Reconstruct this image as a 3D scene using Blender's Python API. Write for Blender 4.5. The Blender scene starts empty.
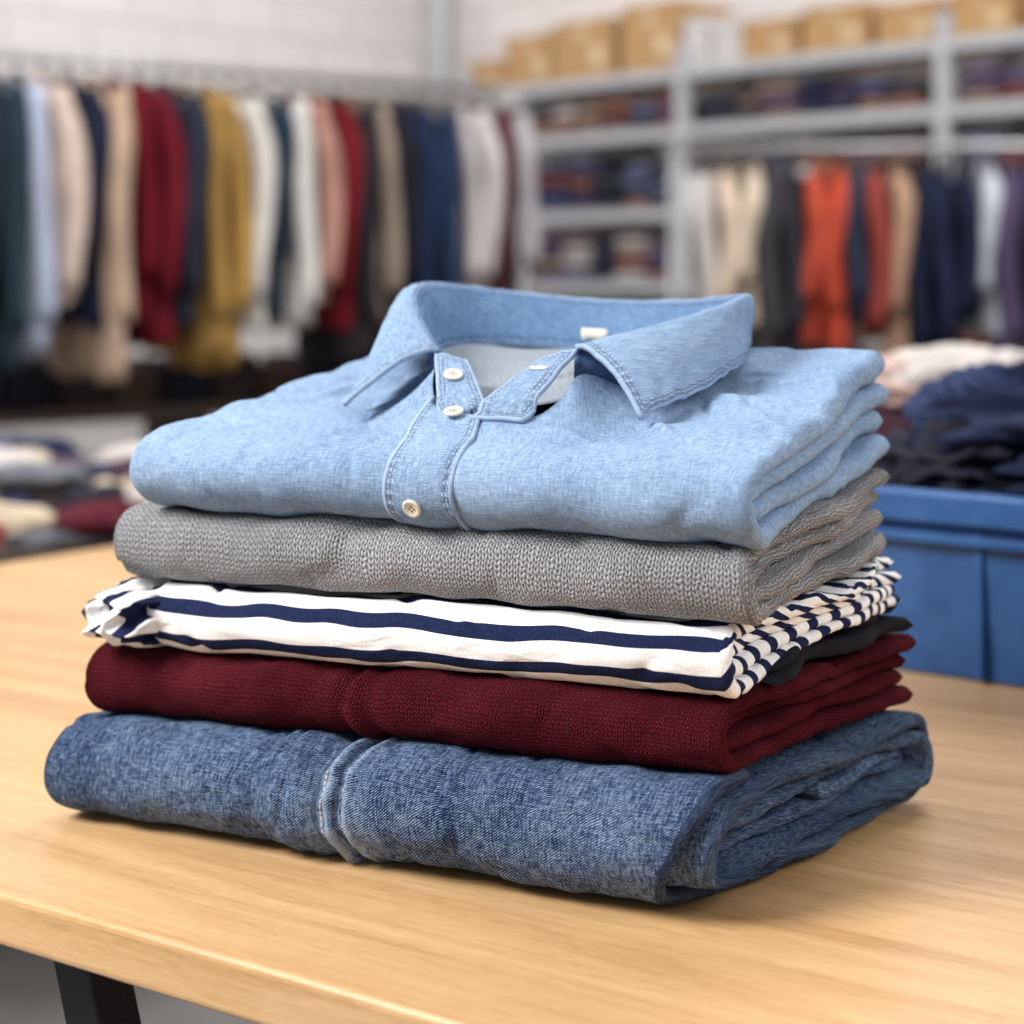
import bpy, math, random
from mathutils import Vector, noise, Matrix
from mathutils.bvhtree import BVHTree
random.seed(7)
scn = bpy.context.scene
TZ = 0.75          # table top height
def lin(c): 
    c/=255.0
    return c/12.92 if c<=0.04045 else ((c+0.055)/1.055)**2.4
def L(r,g,b): return (lin(r),lin(g),lin(b),1.0)
def clamp(x,a=0.0,b=1.0): return max(a,min(b,x))
def smooth(x): x=clamp(x); return x*x*(3-2*x)

# ---------------------------------------------------------------- materials
class NT:
    def __init__(s,name,rough=0.8,spec=0.3,sheen=0.0):
        s.m=bpy.data.materials.new(name); s.m.use_nodes=True
        s.t=s.m.node_tree; s.b=s.t.nodes['Principled BSDF']
        s.b.inputs['Roughness'].default_value=rough
        s.b.inputs['Specular IOR Level'].default_value=spec
        if sheen: 
            s.b.inputs['Sheen Weight'].default_value=sheen
            s.b.inputs['Sheen Roughness'].default_value=0.5
    def n(s,typ,**k):
        x=s.t.nodes.new(typ)
        for a,b in k.items(): setattr(x,a,b)
        return x
    def l(s,a,b): s.t.links.new(a,b)
    def put(s,sock,v):
        if isinstance(v,(int,float)): sock.default_value=v
        elif isinstance(v,tuple): sock.default_value=v
        else: s.l(v,sock)
    def math(s,op,a,b=0.0,c=None):
        x=s.n('ShaderNodeMath',operation=op); s.put(x.inputs[0],a); s.put(x.inputs[1],b)
        if c is not None: s.put(x.inputs[2],c)
        return x.outputs[0]
    def uv(s,name='UVMap'):
        x=s.n('ShaderNodeUVMap',uv_map=name); return x.outputs[0]
    def obj(s): return s.n('ShaderNodeTexCoord').outputs['Object']
    def map(s,vec,scale=(1,1,1),rot=(0,0,0)):
        x=s.n('ShaderNodeMapping'); s.l(vec,x.inputs[0]); x.inputs['Scale'].default_value=scale; x.inputs['Rotation'].default_value=rot
        return x.outputs[0]
    def noise(s,vec,scale=5,detail=3,rough=0.5,dist=0.0):
        x=s.n('ShaderNodeTexNoise'); s.l(vec,x.inputs['Vector']); x.inputs['Scale'].default_value=scale
        x.inputs['Detail'].default_value=detail; x.inputs['Roughness'].default_value=rough; x.inputs['Distortion'].default_value=dist
        return x.outputs[0]
    def ramp(s,f,stops):
        x=s.n('ShaderNodeValToRGB'); s.l(f,x.inputs[0]); e=x.color_ramp.elements
        while len(e)<len(stops): e.new(0.5)
        for i,(p,c) in enumerate(stops): e[i].position=p; e[i].color=c
        return x.outputs[0]
    def mix(s,f,a,b,blend='MIX'):
        x=s.n('ShaderNodeMix',data_type='RGBA',blend_type=blend)
        s.put(x.inputs[0],f); s.put(x.inputs[6],a); s.put(x.inputs[7],b); return x.outputs[2]
    def bump(s,h,strength=0.3,dist=0.001,prev=None):
        x=s.n('ShaderNodeBump'); x.inputs['Strength'].default_value=strength; x.inputs['Distance'].default_value=dist
        s.l(h,x.inputs['Height'])
        if prev is not None: s.l(prev,x.inputs['Normal'])
        return x.outputs[0]
    def wrinkle(s,uv,prev,strength=0.5,sc=(26,40)):
        """soft wrinkles + sharper little creases"""
        a=s.noise(s.map(uv,(sc[0],sc[1],1)),1.0,3,0.45,0.8)
        r=s.math('ABSOLUTE',s.math('SUBTRACT',s.noise(s.map(uv,(sc[0]*0.8,sc[1]*0.8,1),(0,0,0.6)),1.0,2,0.5,0.6),0.5))
        r=s.math('MINIMUM',s.math('MULTIPLY',r,9.0),1.0)
        h=s.math('ADD',s.math('MULTIPLY',a,1.0),s.math('MULTIPLY',r,0.14))
        return s.bump(h,strength,0.006,prev)
    def col(s,c): s.put(s.b.inputs['Base Color'],c)
    def nor(s,c): s.l(c,s.b.inputs['Normal'])
    def sep(s,v):
        x=s.n('ShaderNodeSeparateXYZ'); s.l(v,x.inputs[0]); return x.outputs

def plain(name,rgb,rough=0.6,spec=0.4,var=0.12,scale=20,metal=0.0,bump=0.0):
    M=NT(name,rough,spec); o=M.obj(); f=M.noise(o,scale,4)
    c=L(*rgb); d=tuple(x*(1-var) for x in c[:3])+(1,); e=tuple(min(1,x*(1+var)) for x in c[:3])+(1,)
    M.col(M.ramp(f,[(0.3,d),(0.7,e)])); M.b.inputs['Metallic'].default_value=metal
    if bump: M.nor(M.bump(f,bump,0.002))
    return M.m

def fabric(name,rgb,rough=0.9,scale=300):
    M=NT(name,rough,0.12); o=M.obj(); f=M.noise(o,scale,2); g=M.noise(o,6,3)
    c=L(*rgb); d=tuple(x*0.7 for x in c[:3])+(1,); e=tuple(min(1,x*1.12) for x in c[:3])+(1,)
    M.col(M.ramp(M.math('ADD',M.math('MULTIPLY',f,0.5),M.math('MULTIPLY',g,0.5)),[(0.35,d),(0.65,e)]))
    M.nor(M.bump(f,0.2,0.001)); return M.m

def denim(name,dark,mid,light,contrast=1.0,stitch=None,seams=None,period=0.002,big_amt=0.35,us=700,vs=700,twill=0.1,ka=0.6,wr=0.4):
    M=NT(name,0.92,0.08); uv=M.uv()
    big=M.noise(uv,11,3,0.5)
    A=M.noise(M.map(uv,(us,vs,1)),1.0,3,0.7)
    B=M.noise(M.map(uv,(130,900,1)),1.0,2,0.6)      # weft slubs
    C=M.noise(M.map(uv,(900,130,1)),1.0,2,0.6)      # warp streaks
    sp=M.sep(uv)
    jit=M.noise(M.map(uv,(200,200,1)),1.0,2)
    tw=M.math('SINE',M.math('MULTIPLY',M.math('ADD',M.math('ADD',sp[0],M.math('MULTIPLY',sp[1],1.4)),M.math('MULTIPLY',jit,period*1.2)),6.2832/period))
    tw=M.math('MULTIPLY',tw,M.math('MULTIPLY',C,2.0))
    def cen(x,k): return M.math('MULTIPLY',M.math('SUBTRACT',x,0.5),k)
    fine=M.math('ADD',cen(A,ka*contrast),M.math('ADD',cen(B,0.95*contrast),M.math('ADD',cen(C,1.0*contrast),M.math('MULTIPLY',tw,twill*contrast))))
    f=M.math('ADD',M.math('ADD',fine,0.5),cen(big,big_amt))
    if seams:
        wob=M.math('MULTIPLY',M.math('SUBTRACT',M.noise(M.map(uv,(0.01,1,1)),30,2),0.5),0.006)
        uu=M.math('ADD',sp[0],wob)
        pk=M.noise(M.map(uv,(40,160,1)),1.0,3,0.6)
        for pos,w,g in seams:
            dd=M.math('DIVIDE',M.math('ABSOLUTE',M.math('SUBTRACT',uu,pos)),w)
            k=M.math('MULTIPLY',M.math('MULTIPLY',M.math('SUBTRACT',1.0,M.math('MINIMUM',dd,1.0)),g),M.math('MULTIPLY',pk,1.8))
            f=M.math('ADD',f,k)
        # soft vertical fading lines left by wear
        fl=M.noise(M.map(uv,(34,5,1)),1.0,3,0.6)
        f=M.math('ADD',f,cen(fl,0.45))
    col=M.ramp(f,[(0.16,L(*dark)),(0.5,L(*mid)),(0.86,L(*light))])
    if seams:
        for pos in (0.189,0.2025):
            a=M.math('LESS_THAN',M.math('ABSOLUTE',M.math('SUBTRACT',uu,pos)),0.0006)
            d=M.math('LESS_THAN',M.math('FRACT',M.math('MULTIPLY',sp[1],1/0.0036)),0.68)
            col=M.mix(M.math('MULTIPLY',M.math('MULTIPLY',a,d),0.9),col,L(206,198,178))
        for pos in (0.1935,0.2075):
            a=M.math('LESS_THAN',M.math('ABSOLUTE',M.math('SUBTRACT',uu,pos)),0.0013)
            col=M.mix(M.math('MULTIPLY',a,0.6),col,L(*dark))
    nb=M.wrinkle(uv,None,wr)
    nb=M.bump(fine,0.8*min(1,contrast),0.0010,nb)
    if stitch:
        u2=M.sep(M.uv('Edge'))
        mask=None
        pn=M.noise(M.map(uv,(260,260,1)),1.0,3,0.7)
        for pos in stitch:
            a=M.math('LESS_THAN',M.math('ABSOLUTE',M.math('SUBTRACT',u2[0],pos)),0.00038)
            d=M.math('LESS_THAN',M.math('FRACT',M.math('MULTIPLY',u2[1],1/0.003)),0.6)
            m=M.math('MULTIPLY',a,d); mask=m if mask is None else M.math('MAXIMUM',mask,m)
        wear=M.math('MULTIPLY',M.math('LESS_THAN',u2[0],0.0016),M.math('MULTIPLY',pn,0.8))
        col=M.mix(wear,col,L(*light)); 
        valley=M.math('LESS_THAN',M.math('ABSOLUTE',M.math('SUBTRACT',u2[0],0.0047)),0.0026)
        col=M.mix(M.math('MULTIPLY',valley,M.math('MULTIPLY',M.math('GREATER_THAN',pn,0.45),0.6)),col,L(*dark))
        col=M.mix(M.math('MULTIPLY',mask,0.65),col,L(200,214,230))
        puck=M.math('MULTIPLY',valley,M.math('SINE',M.math('MULTIPLY',M.math('ADD',u2[1],M.math('MULTIPLY',pn,0.004)),6.2832/0.006)))
        nb=M.bump(puck,0.4,0.0015,nb)
    M.col(col); M.nor(nb); return M.m

SHD=(88,112,146); SHM=(134,160,192); SHL=(186,204,224)
m_shirt=denim('chambray_denim',SHD,SHM,SHL,0.6,wr=0.28,big_amt=0.25)
m_shirt_st=denim('chambray_denim_stitched',SHD,SHM,SHL,0.65,stitch=[0.0040,0.0066],wr=0.15,big_amt=0.3)
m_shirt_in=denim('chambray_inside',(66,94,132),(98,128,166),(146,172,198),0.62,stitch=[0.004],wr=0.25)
m_jeans=denim('indigo_denim',(20,32,60),(54,78,116),(150,170,198),0.95,seams=[(0.186,0.0028,0.34),(0.198,0.0024,0.44),(0.208,0.0022,0.2),(0.197,0.03,0.14)],period=0.0021,us=700,vs=560,twill=0.24,ka=0.6,big_amt=0.35,wr=0.5)

def knit(name,dark,mid,light,pu,pv,bs,mel,fzs=1400,wr=0.4):
    M=NT(name,0.97,0.06); uv=M.uv()
    jit=M.noise(uv,110,3)
    sp=M.sep(uv)
    u=M.math('DIVIDE',M.math('ADD',sp[0],M.math('MULTIPLY',jit,pu*1.3)),pu); v=M.math('DIVIDE',M.math('ADD',sp[1],M.math('MULTIPLY',jit,pv*1.3)),pv)
    t=M.math('MULTIPLY',M.math('ABSOLUTE',M.math('SUBTRACT',M.math('FRACT',u),0.5)),2.0)
    col=M.math('SUBTRACT',1.0,M.math('ABSOLUTE',M.math('SUBTRACT',M.math('MULTIPLY',t,2.0),1.0)))
    w=M.math('SINE',M.math('MULTIPLY',M.math('ADD',v,M.math('MULTIPLY',t,0.6)),6.2832))
    h=M.math('ADD',M.math('MULTIPLY',col,0.55),M.math('MULTIPLY',M.math('ADD',w,1.0),0.22))
    fz=M.noise(uv,fzs,4,0.8); g=M.noise(uv,18,4)
    f=M.math('ADD',M.math('MULTIPLY',h,1-mel),M.math('ADD',M.math('MULTIPLY',fz,mel),M.math('MULTIPLY',M.math('SUBTRACT',g,0.5),0.35)))
    M.col(M.ramp(f,[(0.15,L(*dark)),(0.5,L(*mid)),(0.8,L(*light))]))
    nb=M.wrinkle(uv,None,wr)
    M.nor(M.bump(M.math('ADD',h,M.math('MULTIPLY',fz,0.6)),bs,0.0018,nb)); return M.m
m_gray=knit('grey_wool_knit',(72,73,77),(152,153,157),(218,218,221),0.0040,0.0030,0.95,0.46,900,0.4)
m_burg=knit('burgundy_knit',(24,3,8),(72,16,26),(132,56,66),0.0028,0.0024,0.8,0.66,760,0.6)
m_black=fabric('black_jersey',(30,30,36))

def striped():
    M=NT('striped_jersey',0.88,0.12); uv=M.uv(); sp=M.sep(uv)
    v=M.math('ADD',sp[1],M.math('MULTIPLY',M.math('SUBTRACT',M.noise(uv,12,2),0.5),0.006))
    fr=M.math('FRACT',M.math('DIVIDE',M.math('ADD',v,0.0045),0.0205))
    s=M.math('LESS_THAN',M.math('ABSOLUTE',M.math('SUBTRACT',fr,0.5)),0.205)
    fine=M.noise(M.map(uv,(900,400,1)),1,3,0.7)
    base=M.ramp(fine,[(0.3,L(232,231,232)),(0.7,L(255,255,255))])
    nav=M.ramp(fine,[(0.3,L(16,24,54)),(0.7,L(38,48,86))])
    M.col(M.mix(s,base,nav)); M.nor(M.bump(fine,0.4,0.0008,M.wrinkle(uv,None,0.5,(18,44)))); return M.m
m_stripe=striped()
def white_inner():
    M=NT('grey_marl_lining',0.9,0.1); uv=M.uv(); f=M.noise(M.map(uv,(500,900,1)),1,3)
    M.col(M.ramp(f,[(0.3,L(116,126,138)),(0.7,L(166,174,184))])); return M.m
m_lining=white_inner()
m_label=plain('label_cotton',(236,226,208),0.8)
m_button=plain('button_horn',(226,216,200),0.3,0.5,0.05)
m_hole=plain('button_hole_shade',(110,100,92),0.5)
m_thread=plain('buttonhole_thread',(214,216,216),0.8)

def wood():
    M=NT('maple_table_top',0.38,0.4); o=M.obj()
    a=M.noise(M.map(o,(1.2,16,16)),1.6,5,0.6,0.8)
    b=M.noise(M.map(o,(9,190,190)),1.0,4,0.7)
    c=M.noise(M.map(o,(0.7,3,3)),1.0,2)
    d=M.noise(M.map(o,(60,620,620)),1.0,3,0.65)
    f=M.math('ADD',M.math('MULTIPLY',a,0.36),M.math('ADD',M.math('MULTIPLY',b,0.26),M.math('MULTIPLY',c,0.25)))
    f=M.math('ADD',f,M.math('MULTIPLY',d,0.24))
    M.col(M.ramp(f,[(0.40,L(170,126,82)),(0.55,L(205,164,116)),(0.70,L(224,187,142))]))
    M.nor(M.bump(b,0.10,0.001))
    M.l(M.ramp(a,[(0.3,(0.30,)*3+(1,)),(0.7,(0.44,)*3+(1,))]),M.b.inputs['Roughness'])
    return M.m
m_wood=wood()
def concrete():
    M=NT('concrete_floor',0.6,0.3); o=M.obj(); f=M.noise(o,2.5,6,0.6)
    M.col(M.ramp(f,[(0.3,L(126,124,124)),(0.7,L(158,156,155))])); M.nor(M.bump(f,0.1,0.01)); return M.m
def brick():
    M=NT('white_painted_brick',0.8,0.2); uv=M.uv()
    x=M.n('ShaderNodeTexBrick'); M.l(uv,x.inputs['Vector'])
    x.inputs['Color1'].default_value=L(216,211,209); x.inputs['Color2'].default_value=L(223,219,217); x.inputs['Mortar'].default_value=L(202,197,195)
    x.inputs['Scale'].default_value=1.0; x.inputs['Brick Width'].default_value=0.42; x.inputs['Row Height'].default_value=0.2; x.inputs['Mortar Size'].default_value=0.012
    M.col(x.outputs[0]); M.nor(M.bump(x.outputs['Fac'],-0.2,0.01) ); return M.m
m_floor=concrete(); m_brick=brick()
m_steel=plain('grey_painted_steel',(176,178,182),0.45,0.4,0.06)
m_chrome=plain('rail_steel',(180,180,182),0.3,0.5,0.05,metal=0.6)
m_blackmetal=plain('black_metal',(24,24,27),0.45,0.4)
m_card=plain('cardboard',(180,144,102),0.85,0.1,0.1)
m_tape=plain('packing_tape',(210,190,154),0.4)
m_darkwood=plain('dark_wood',(84,68,58),0.7)
def plastic():
    M=NT('blue_plastic',0.38,0.4); o=M.obj(); f=M.noise(o,30,4)
    M.col(M.ramp(f,[(0.3,L(38,80,138)),(0.7,L(50,96,156))])); M.nor(M.bump(f,0.05,0.001)); return M.m
m_blue=plastic()

# ---------------------------------------------------------------- mesh builder
class MB:
    def __init__(s): s.v=[];s.f=[];s.uv=[];s.uv2=[];s.mi=[]
    def grid(s,rows,uvs=None,mi=0,uv2s=None,closed=False,cap=False):
        nv=len(s.v); R=len(rows); C=len(rows[0])
        for i in range(R):
            for j in range(C):
                s.v.append(tuple(rows[i][j])); 
                s.uv.append(uvs[i][j] if uvs else (j*0.01,i*0.01))
                s.uv2.append(uv2s[i][j] if uv2s else (1,0))
        for i in range(R-1):
            for j in range(C if closed else C-1):
                k=(j+1)%C
                s.f.append((nv+i*C+j,nv+i*C+k,nv+(i+1)*C+k,nv+(i+1)*C+j)); s.mi.append(mi)
        if cap:
            s.f.append(tuple(nv+j for j in range(C))[::-1]); s.mi.append(mi)
            s.f.append(tuple(nv+(R-1)*C+j for j in range(C))); s.mi.append(mi)
    def box(s,c,d,mi=0,M=None):
        x,y,z=[q/2 for q in d]; nv=len(s.v)
        for p in [(-x,-y,-z),(x,-y,-z),(x,y,-z),(-x,y,-z),(-x,-y,z),(x,-y,z),(x,y,z),(-x,y,z)]:
            q=Vector(p)+Vector(c)
            if M is not None: q=M@q
            s.v.append(tuple(q)); s.uv.append((p[0]+p[1],p[2])); s.uv2.append((1,0))
        for f in [(3,2,1,0),(4,5,6,7),(0,1,5,4),(1,2,6,5),(2,3,7,6),(3,0,4,7)]:
            s.f.append(tuple(nv+k for k in f)); s.mi.append(mi)
    def tube(s,pts,r,mi=0,n=8):
        rows=[];P=[Vector(p) for p in pts]
        for i,p in enumerate(P):
            t=(P[min(i+1,len(P)-1)]-P[max(i-1,0)]).normalized()
            up=Vector((0,0,1)) if abs(t.z)<0.9 else Vector((1,0,0))
            a=t.cross(up).normalized(); b=t.cross(a)
            rr=r[i] if isinstance(r,(list,tuple)) else r
            rows.append([p+a*math.cos(q*2*math.pi/n)*rr+b*math.sin(q*2*math.pi/n)*rr for q in range(n)])
        s.grid(rows,None,mi,closed=True,cap=True)
    def obj(s,name,mats,smooth=True,bevel=0.0,solid=0.0,sub=0,origin=None):
        me=bpy.data.meshes.new(name)
        zs=[q[2] for q in s.v]
        if origin is None:
            xs=[q[0] for q in s.v]; ys=[q[1] for q in s.v]
            origin=Vector(((min(xs)+max(xs))/2,(min(ys)+max(ys))/2,min(zs)))
        else: origin=Vector(origin)
        me.from_pydata([tuple(Vector(q)-origin) for q in s.v],[],s.f)
        if not isinstance(mats,(list,tuple)): mats=[mats]
        for m in mats: me.materials.append(m)
        u=me.uv_layers.new(name='UVMap'); w=me.uv_layers.new(name='Edge')
        for l in me.loops: u.data[l.index].uv=s.uv[l.vertex_index]; w.data[l.index].uv=s.uv2[l.vertex_index]
        for i,p in enumerate(me.polygons): p.material_index=s.mi[i]; p.use_smooth=smooth
        me.update()
        o=bpy.data.objects.new(name,me); o.location=origin; scn.collection.objects.link(o)
        if solid:
            m=o.modifiers.new('solid','SOLIDIFY'); m.thickness=solid; m.offset=0
        if bevel:
            m=o.modifiers.new('bevel','BEVEL'); m.width=bevel; m.segments=3; m.limit_method='ANGLE'
        if sub:
            m=o.modifiers.new('sub','SUBSURF'); m.levels=sub; m.render_levels=sub
        return o
def group(name,parts,loc):
    e=bpy.data.objects.new(name,None); e.empty_display_size=0.1; e.location=loc; scn.collection.objects.link(e)
    for p in parts:
        p.parent=e; p.location=p.location-Vector(loc)
    return e

# ---------------------------------------------------------------- folded stack
def W(a,b,z,amp=1.0):
    bump=4*(z/0.19)*(1-z/0.19) if 0<z<0.19 else 0
    zz=z-0.011*clamp(a/0.4)*bump-0.010*clamp(b/0.25)*bump
    p=Vector((0.0866-0.886*a+0.565*b,0.979+0.463*a+0.825*b,zz))
    nv=noise.noise_vector(p*13+Vector((3,1,5)))*0.004*amp+noise.noise_vector(p*34)*0.0018*amp
    nv.z*=clamp(z/0.04)*0.9
    return p+nv+Vector((0,0,TZ))

def resample(pts,step):
    P=[Vector(p) for p in pts]; d=[0]
    for i in range(1,len(P)): d.append(d[-1]+(P[i]-P[i-1]).length)
    n=max(4,int(d[-1]/step)); out=[];k=0
    for i in range(n+1):
        t=d[-1]*i/n
        while k<len(d)-2 and d[k+1]<t: k+=1
        f=(t-d[k])/max(1e-9,d[k+1]-d[k]); out.append(P[k].lerp(P[k+1],clamp(f)))
    return out
CUR={'z':0}
def ribbon(mb,path,Tf,a0f,a1f,mi=0,na=110,seed=0,wr=0.0012,wsc=(20,45),extra=None,step=0.0035,uvoff=0.0,crease=0.8):
    P=resample(path,step); n=len(P)
    nor=[]
    for i in range(n):
        t=(P[min(i+1,n-1)]-P[max(i-1,0)]); nor.append(Vector((-t[1],t[0])).normalized())
    for _ in range(2):
        nor=[(nor[max(i-1,0)]+nor[i]*2+nor[min(i+1,n-1)]).normalized() for i in range(n)]
    cum=[0]
    for i in range(1,n): cum.append(cum[-1]+(P[i]-P[i-1]).length)
    tot=cum[-1]
    def T(i):
        t=Tf(P[i][0]); e=min(cum[i],tot-cum[i])/(t/2+1e-6)
        return t*math.sqrt(max(0.0,1-(1-clamp(e))**2))+0.0003
    def pt(i,a,off):
        q=P[i]+nor[i]*off
        w=Vector((a*wsc[0],cum[i]*wsc[1]+seed*7.3,off*30+seed))
        n1=noise.noise(w); n2=noise.noise(w*2.3+Vector((5,1,0)))
        dn=n1*wr+n2*wr*0.6
        dn-=wr*crease*math.exp(-(n1/0.06)**2)*(0.5+0.5*math.tanh(n2*6))*1.6
        if extra and off>0: dn+=extra(a,q[0],q[1])
        q=q+nor[i]*dn*(1 if off>=0 else 0.3)
        return W(a,q[0],q[1])
    Lo=[0];Li=[0]
    for i in range(1,n):
        Lo.append(Lo[-1]+((P[i]+nor[i]*T(i)/2)-(P[i-1]+nor[i-1]*T(i-1)/2)).length)
        Li.append(Li[-1]+((P[i]-nor[i]*T(i)/2)-(P[i-1]-nor[i-1]*T(i-1)/2)).length)
    rows=[];uvs=[]
    for i in range(n):
        CUR['z']=P[i][1]
        t=T(i)/2; a0=a0f(P[i][0],cum[i]); a1=a1f(P[i][0],cum[i]); row=[];uv=[]
        nin=na//2
        for j in range(nin+1):
            f=j/nin; a=a1-t+(a0-a1+2*t)*f; row.append(pt(i,a,-t)); uv.append((a0-math.pi*t-(a-a0),Li[i]+uvoff))
        for j in range(1,8):
            an=-math.pi/2-math.pi*j/8
            a=a0+t+t*math.cos(an); off=-t*math.cos(math.pi*j/8)
            row.append(pt(i,a,off)); uv.append((a0-math.pi*t*(1-j/8),(Li[i]*(1-j/8)+Lo[i]*j/8)+uvoff))
        for j in range(na+1):
            f=j/na; a=a0+t+(a1-a0-2*t)*f; row.append(pt(i,a,t)); uv.append((a,Lo[i]+uvoff))
        for j in range(1,9):
            a=a1-t+t*math.sin(math.pi*j/8); off=t*math.cos(math.pi*j/8)
            row.append(pt(i,a,off)); uv.append((a1+math.pi*t*j/8,(Lo[i]*(1-j/8)+Li[i]*j/8)+uvoff))
        rows.append(row);uvs.append(uv)
    mb.grid(rows,uvs,mi,cap=True)
    def surf(i,a,extra_off=0.0):
        i=int(clamp(i,0,n-1)); return pt(i,a,T(i)/2+0.0)+ (pt(i,a,T(i)/2+0.002)-pt(i,a,T(i)/2)).normalized()*extra_off
    return dict(P=P,cum=cum,n=n,surf=surf,Lo=Lo)

def upath(zb,zt,k,K,D,b0=0.0):
    h0=zt(0.02)-zb(0.02); R0=h0/2; pts=[]; fr=(k+0.5)/K
    N=60
    for i in range(N): 
        b=D+(R0-D)*i/N; h=zt(b)-zb(b); pts.append((b,zb(b)+h/2*fr))
    h=zt(R0)-zb(R0); zc=zb(R0)+h/2; r=h/2*(1-fr)
    for i in range(33):
        an=math.pi*i/32; pts.append((R0-r*math.sin(an)+b0*math.sin(an),zc-r*math.cos(an)))
    for i in range(1,N+1):
        b=R0+(D-R0)*i/N; h=zt(b)-zb(b); pts.append((b,zt(b)-h/2*fr))
    return [Vector(p) for p in pts]
def u_garment(zb,zt,K,D,a0f,a1f,seed,wr=0.0012,wsc=(20,45),extra=None,mi=0,b0=0.0,jag=0.004,step_in=0.0035):
    mb=MB(); info=None
    for k in range(K):
        dd=D-0.006*k
        s=ribbon(mb,upath(zb,zt,k,K,dd,b0),lambda b:(zt(b)-zb(b))/(2*K)*0.93,
               (lambda b,c,k=k:a0f(max(b,0))+step_in*k+jag*noise.noise(Vector((c*9,seed*3.1,k)))),
               (lambda b,c,k=k:a1f(max(b,0))-0.006*k+0.004*noise.noise(Vector((c*9,seed*5.1+9,k)))),mi,seed=seed+k,wr=wr if k==0 else wr*0.4,wsc=wsc,extra=extra if k==0 else None,na=160 if k==0 else 60)
        if k==0: info=s
    return mb,info

# jeans : rolled spiral of denim
def jeans():
    h=0.073; D=0.314; T=0.0104; N=2.85
    pts=[]; st=900
    for q in range(st+1):
        t=N*q/st; ins=T*(0.5+(N-t)); R=max(0.0015,h/2-ins); fr=(t+0.5)%1.0; cf=h/2; cb=D-h/2; m=(cf+cb)/2
        if fr<0.2: p=(m+(cf-m)*fr/0.2,h/2-R)
        elif fr<0.3: an=math.pi*(fr-0.2)/0.1; p=(cf-R*math.sin(an),h/2-R*math.cos(an))
        elif fr<0.7: p=(cf+(cb-cf)*(fr-0.3)/0.4,h/2+R)
        elif fr<0.8: an=math.pi*(fr-0.7)/0.1; p=(cb+R*math.sin(an),h/2+R*math.cos(an))
        else: p=(cb+(m-cb)*(fr-0.8)/0.2,h/2-R)
        sq=1-0.10*math.sin(math.pi*clamp((p[0]-0.08)/0.16))*0
        pts.append((p[0]-0.024,p[1]*sq+0.001))
    def ex(a,b,z):
        d=0.0024*math.exp(-((a-0.186)/0.0022)**2)+0.0034*math.exp(-((a-0.198)/0.0024)**2)-0.0022*math.exp(-((a-0.192)/0.0022)**2)-0.0036*math.exp(-((a-0.208)/0.004)**2)
        d+=0.0040*math.exp(-((a-0.229)/0.014)**2)
        d+=0.0010*math.sin(z*330+4*noise.noise(Vector((a*60,z*40,0))))*math.exp(-((a-0.197)/0.016)**2)
        d+=0.0016*math.sin(a*520+3*noise.noise(Vector((a*30,z*30,3))))*math.exp(-((a-0.235)/0.03)**2)*(0.5+noise.noise(Vector((a*20,z*50,1))))
        return d
    def a0(b,c):
        z=CUR['z']
        return -0.022+0.012*noise.noise(Vector((c*8,1,2)))+0.004*math.sin(c*5.0)+0.008*smooth((0.8-c)/0.8)+0.020*(1-clamp(z/0.06))*math.exp(-max(0,b)/0.05)
    mb=MB()
    ribbon(mb,pts,lambda b:T*0.84,a0,
        lambda b,c:0.404+0.003*noise.noise(Vector((c*7,5,2))),0,na=230,seed=3,wr=0.0024,wsc=(22,26),extra=ex,step=0.004)
    return mb.obj('folded_jeans',[m_jeans])
jeans()

def lerpf(z0,z1,D): return lambda b: z0+(z1-z0)*clamp(b/D)
def exb(a,b,z): return -0.0026*math.exp(-((a-0.207)/0.0035)**2)+0.0022*math.exp(-((a-0.197)/0.004)**2)+0.0012*math.sin(a*260)*math.exp(-((a-0.19)/0.015)**2)
mb,_=u_garment(lerpf(0.0735,0.0745,0.26),lerpf(0.1140,0.1170,0.26),2,0.262,lambda b:-0.022+0.004*b/0.25,lambda b:0.397,11,0.0026,(16,30),exb,jag=0.012)
mb.obj('folded_burgundy_sweater',[m_burg])
mb=MB()
zb=lambda b:0.1155+0.004*b/0.25; zt=lambda b:zb(b)+0.018*smooth((b-0.03)/0.1)+0.002
for q,(o0,o1) in enumerate([(0.02,0.5),(0.5,0.98)]):
    ribbon(mb,[(0.250-0.2*i/30,zb(0.250-0.2*i/30)*(1-(o0+o1)/2)+zt(0.250-0.2*i/30)*(o0+o1)/2) for i in range(31)],lambda b:(zt(b)-zb(b))*0.46,lambda b,c,q=q:-0.023+0.006*q+0.005*math.sin(c*60+q),lambda b,c:0.2,0,na=50,seed=31+q)
mb.obj('folded_black_tee',[m_black])
# striped shirt
mb,_=u_garment(lambda b:0.1145+0.020*smooth((b-0.03)/0.13),lerpf(0.1505,0.1635,0.25),2,0.25,lambda b:-0.023+0.006*math.sin(b*30),lambda b:0.345,21,0.0026,(14,40),jag=0.014)
rows=[];uvs=[]
for i in range(91):
    th=math.pi*i/90; row=[];uv=[]
    for j in range(121):
        ph=2*math.pi*j/120
        d=Vector((math.sin(th)*math.cos(ph),math.cos(th),math.sin(th)*math.sin(ph)))
        r=1+0.16*noise.noise(d*2.2+Vector((4,2,1)))+0.42*(0.25-abs(noise.noise(Vector((d.x*1.4,d.y*2.6,d.z*3.0))+Vector((1,7,1)))))+0.10*(0.2-abs(noise.noise(d*5)))
        a=0.362+0.036*d.x*r; b=0.046+0.060*d.y*r; z=0.1325+0.0185*math.copysign(abs(d.z)**0.7,d.z)*clamp(r,0.75,1.1)
        row.append(W(a,b,z)); uv.append((b*1.0,a*0.9+b*0.35+z*0.4+0.012*r))
    rows.append(row);uvs.append(uv)
mb.grid(rows,uvs,0)
mb.obj('folded_striped_shirt',[m_stripe])
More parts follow.
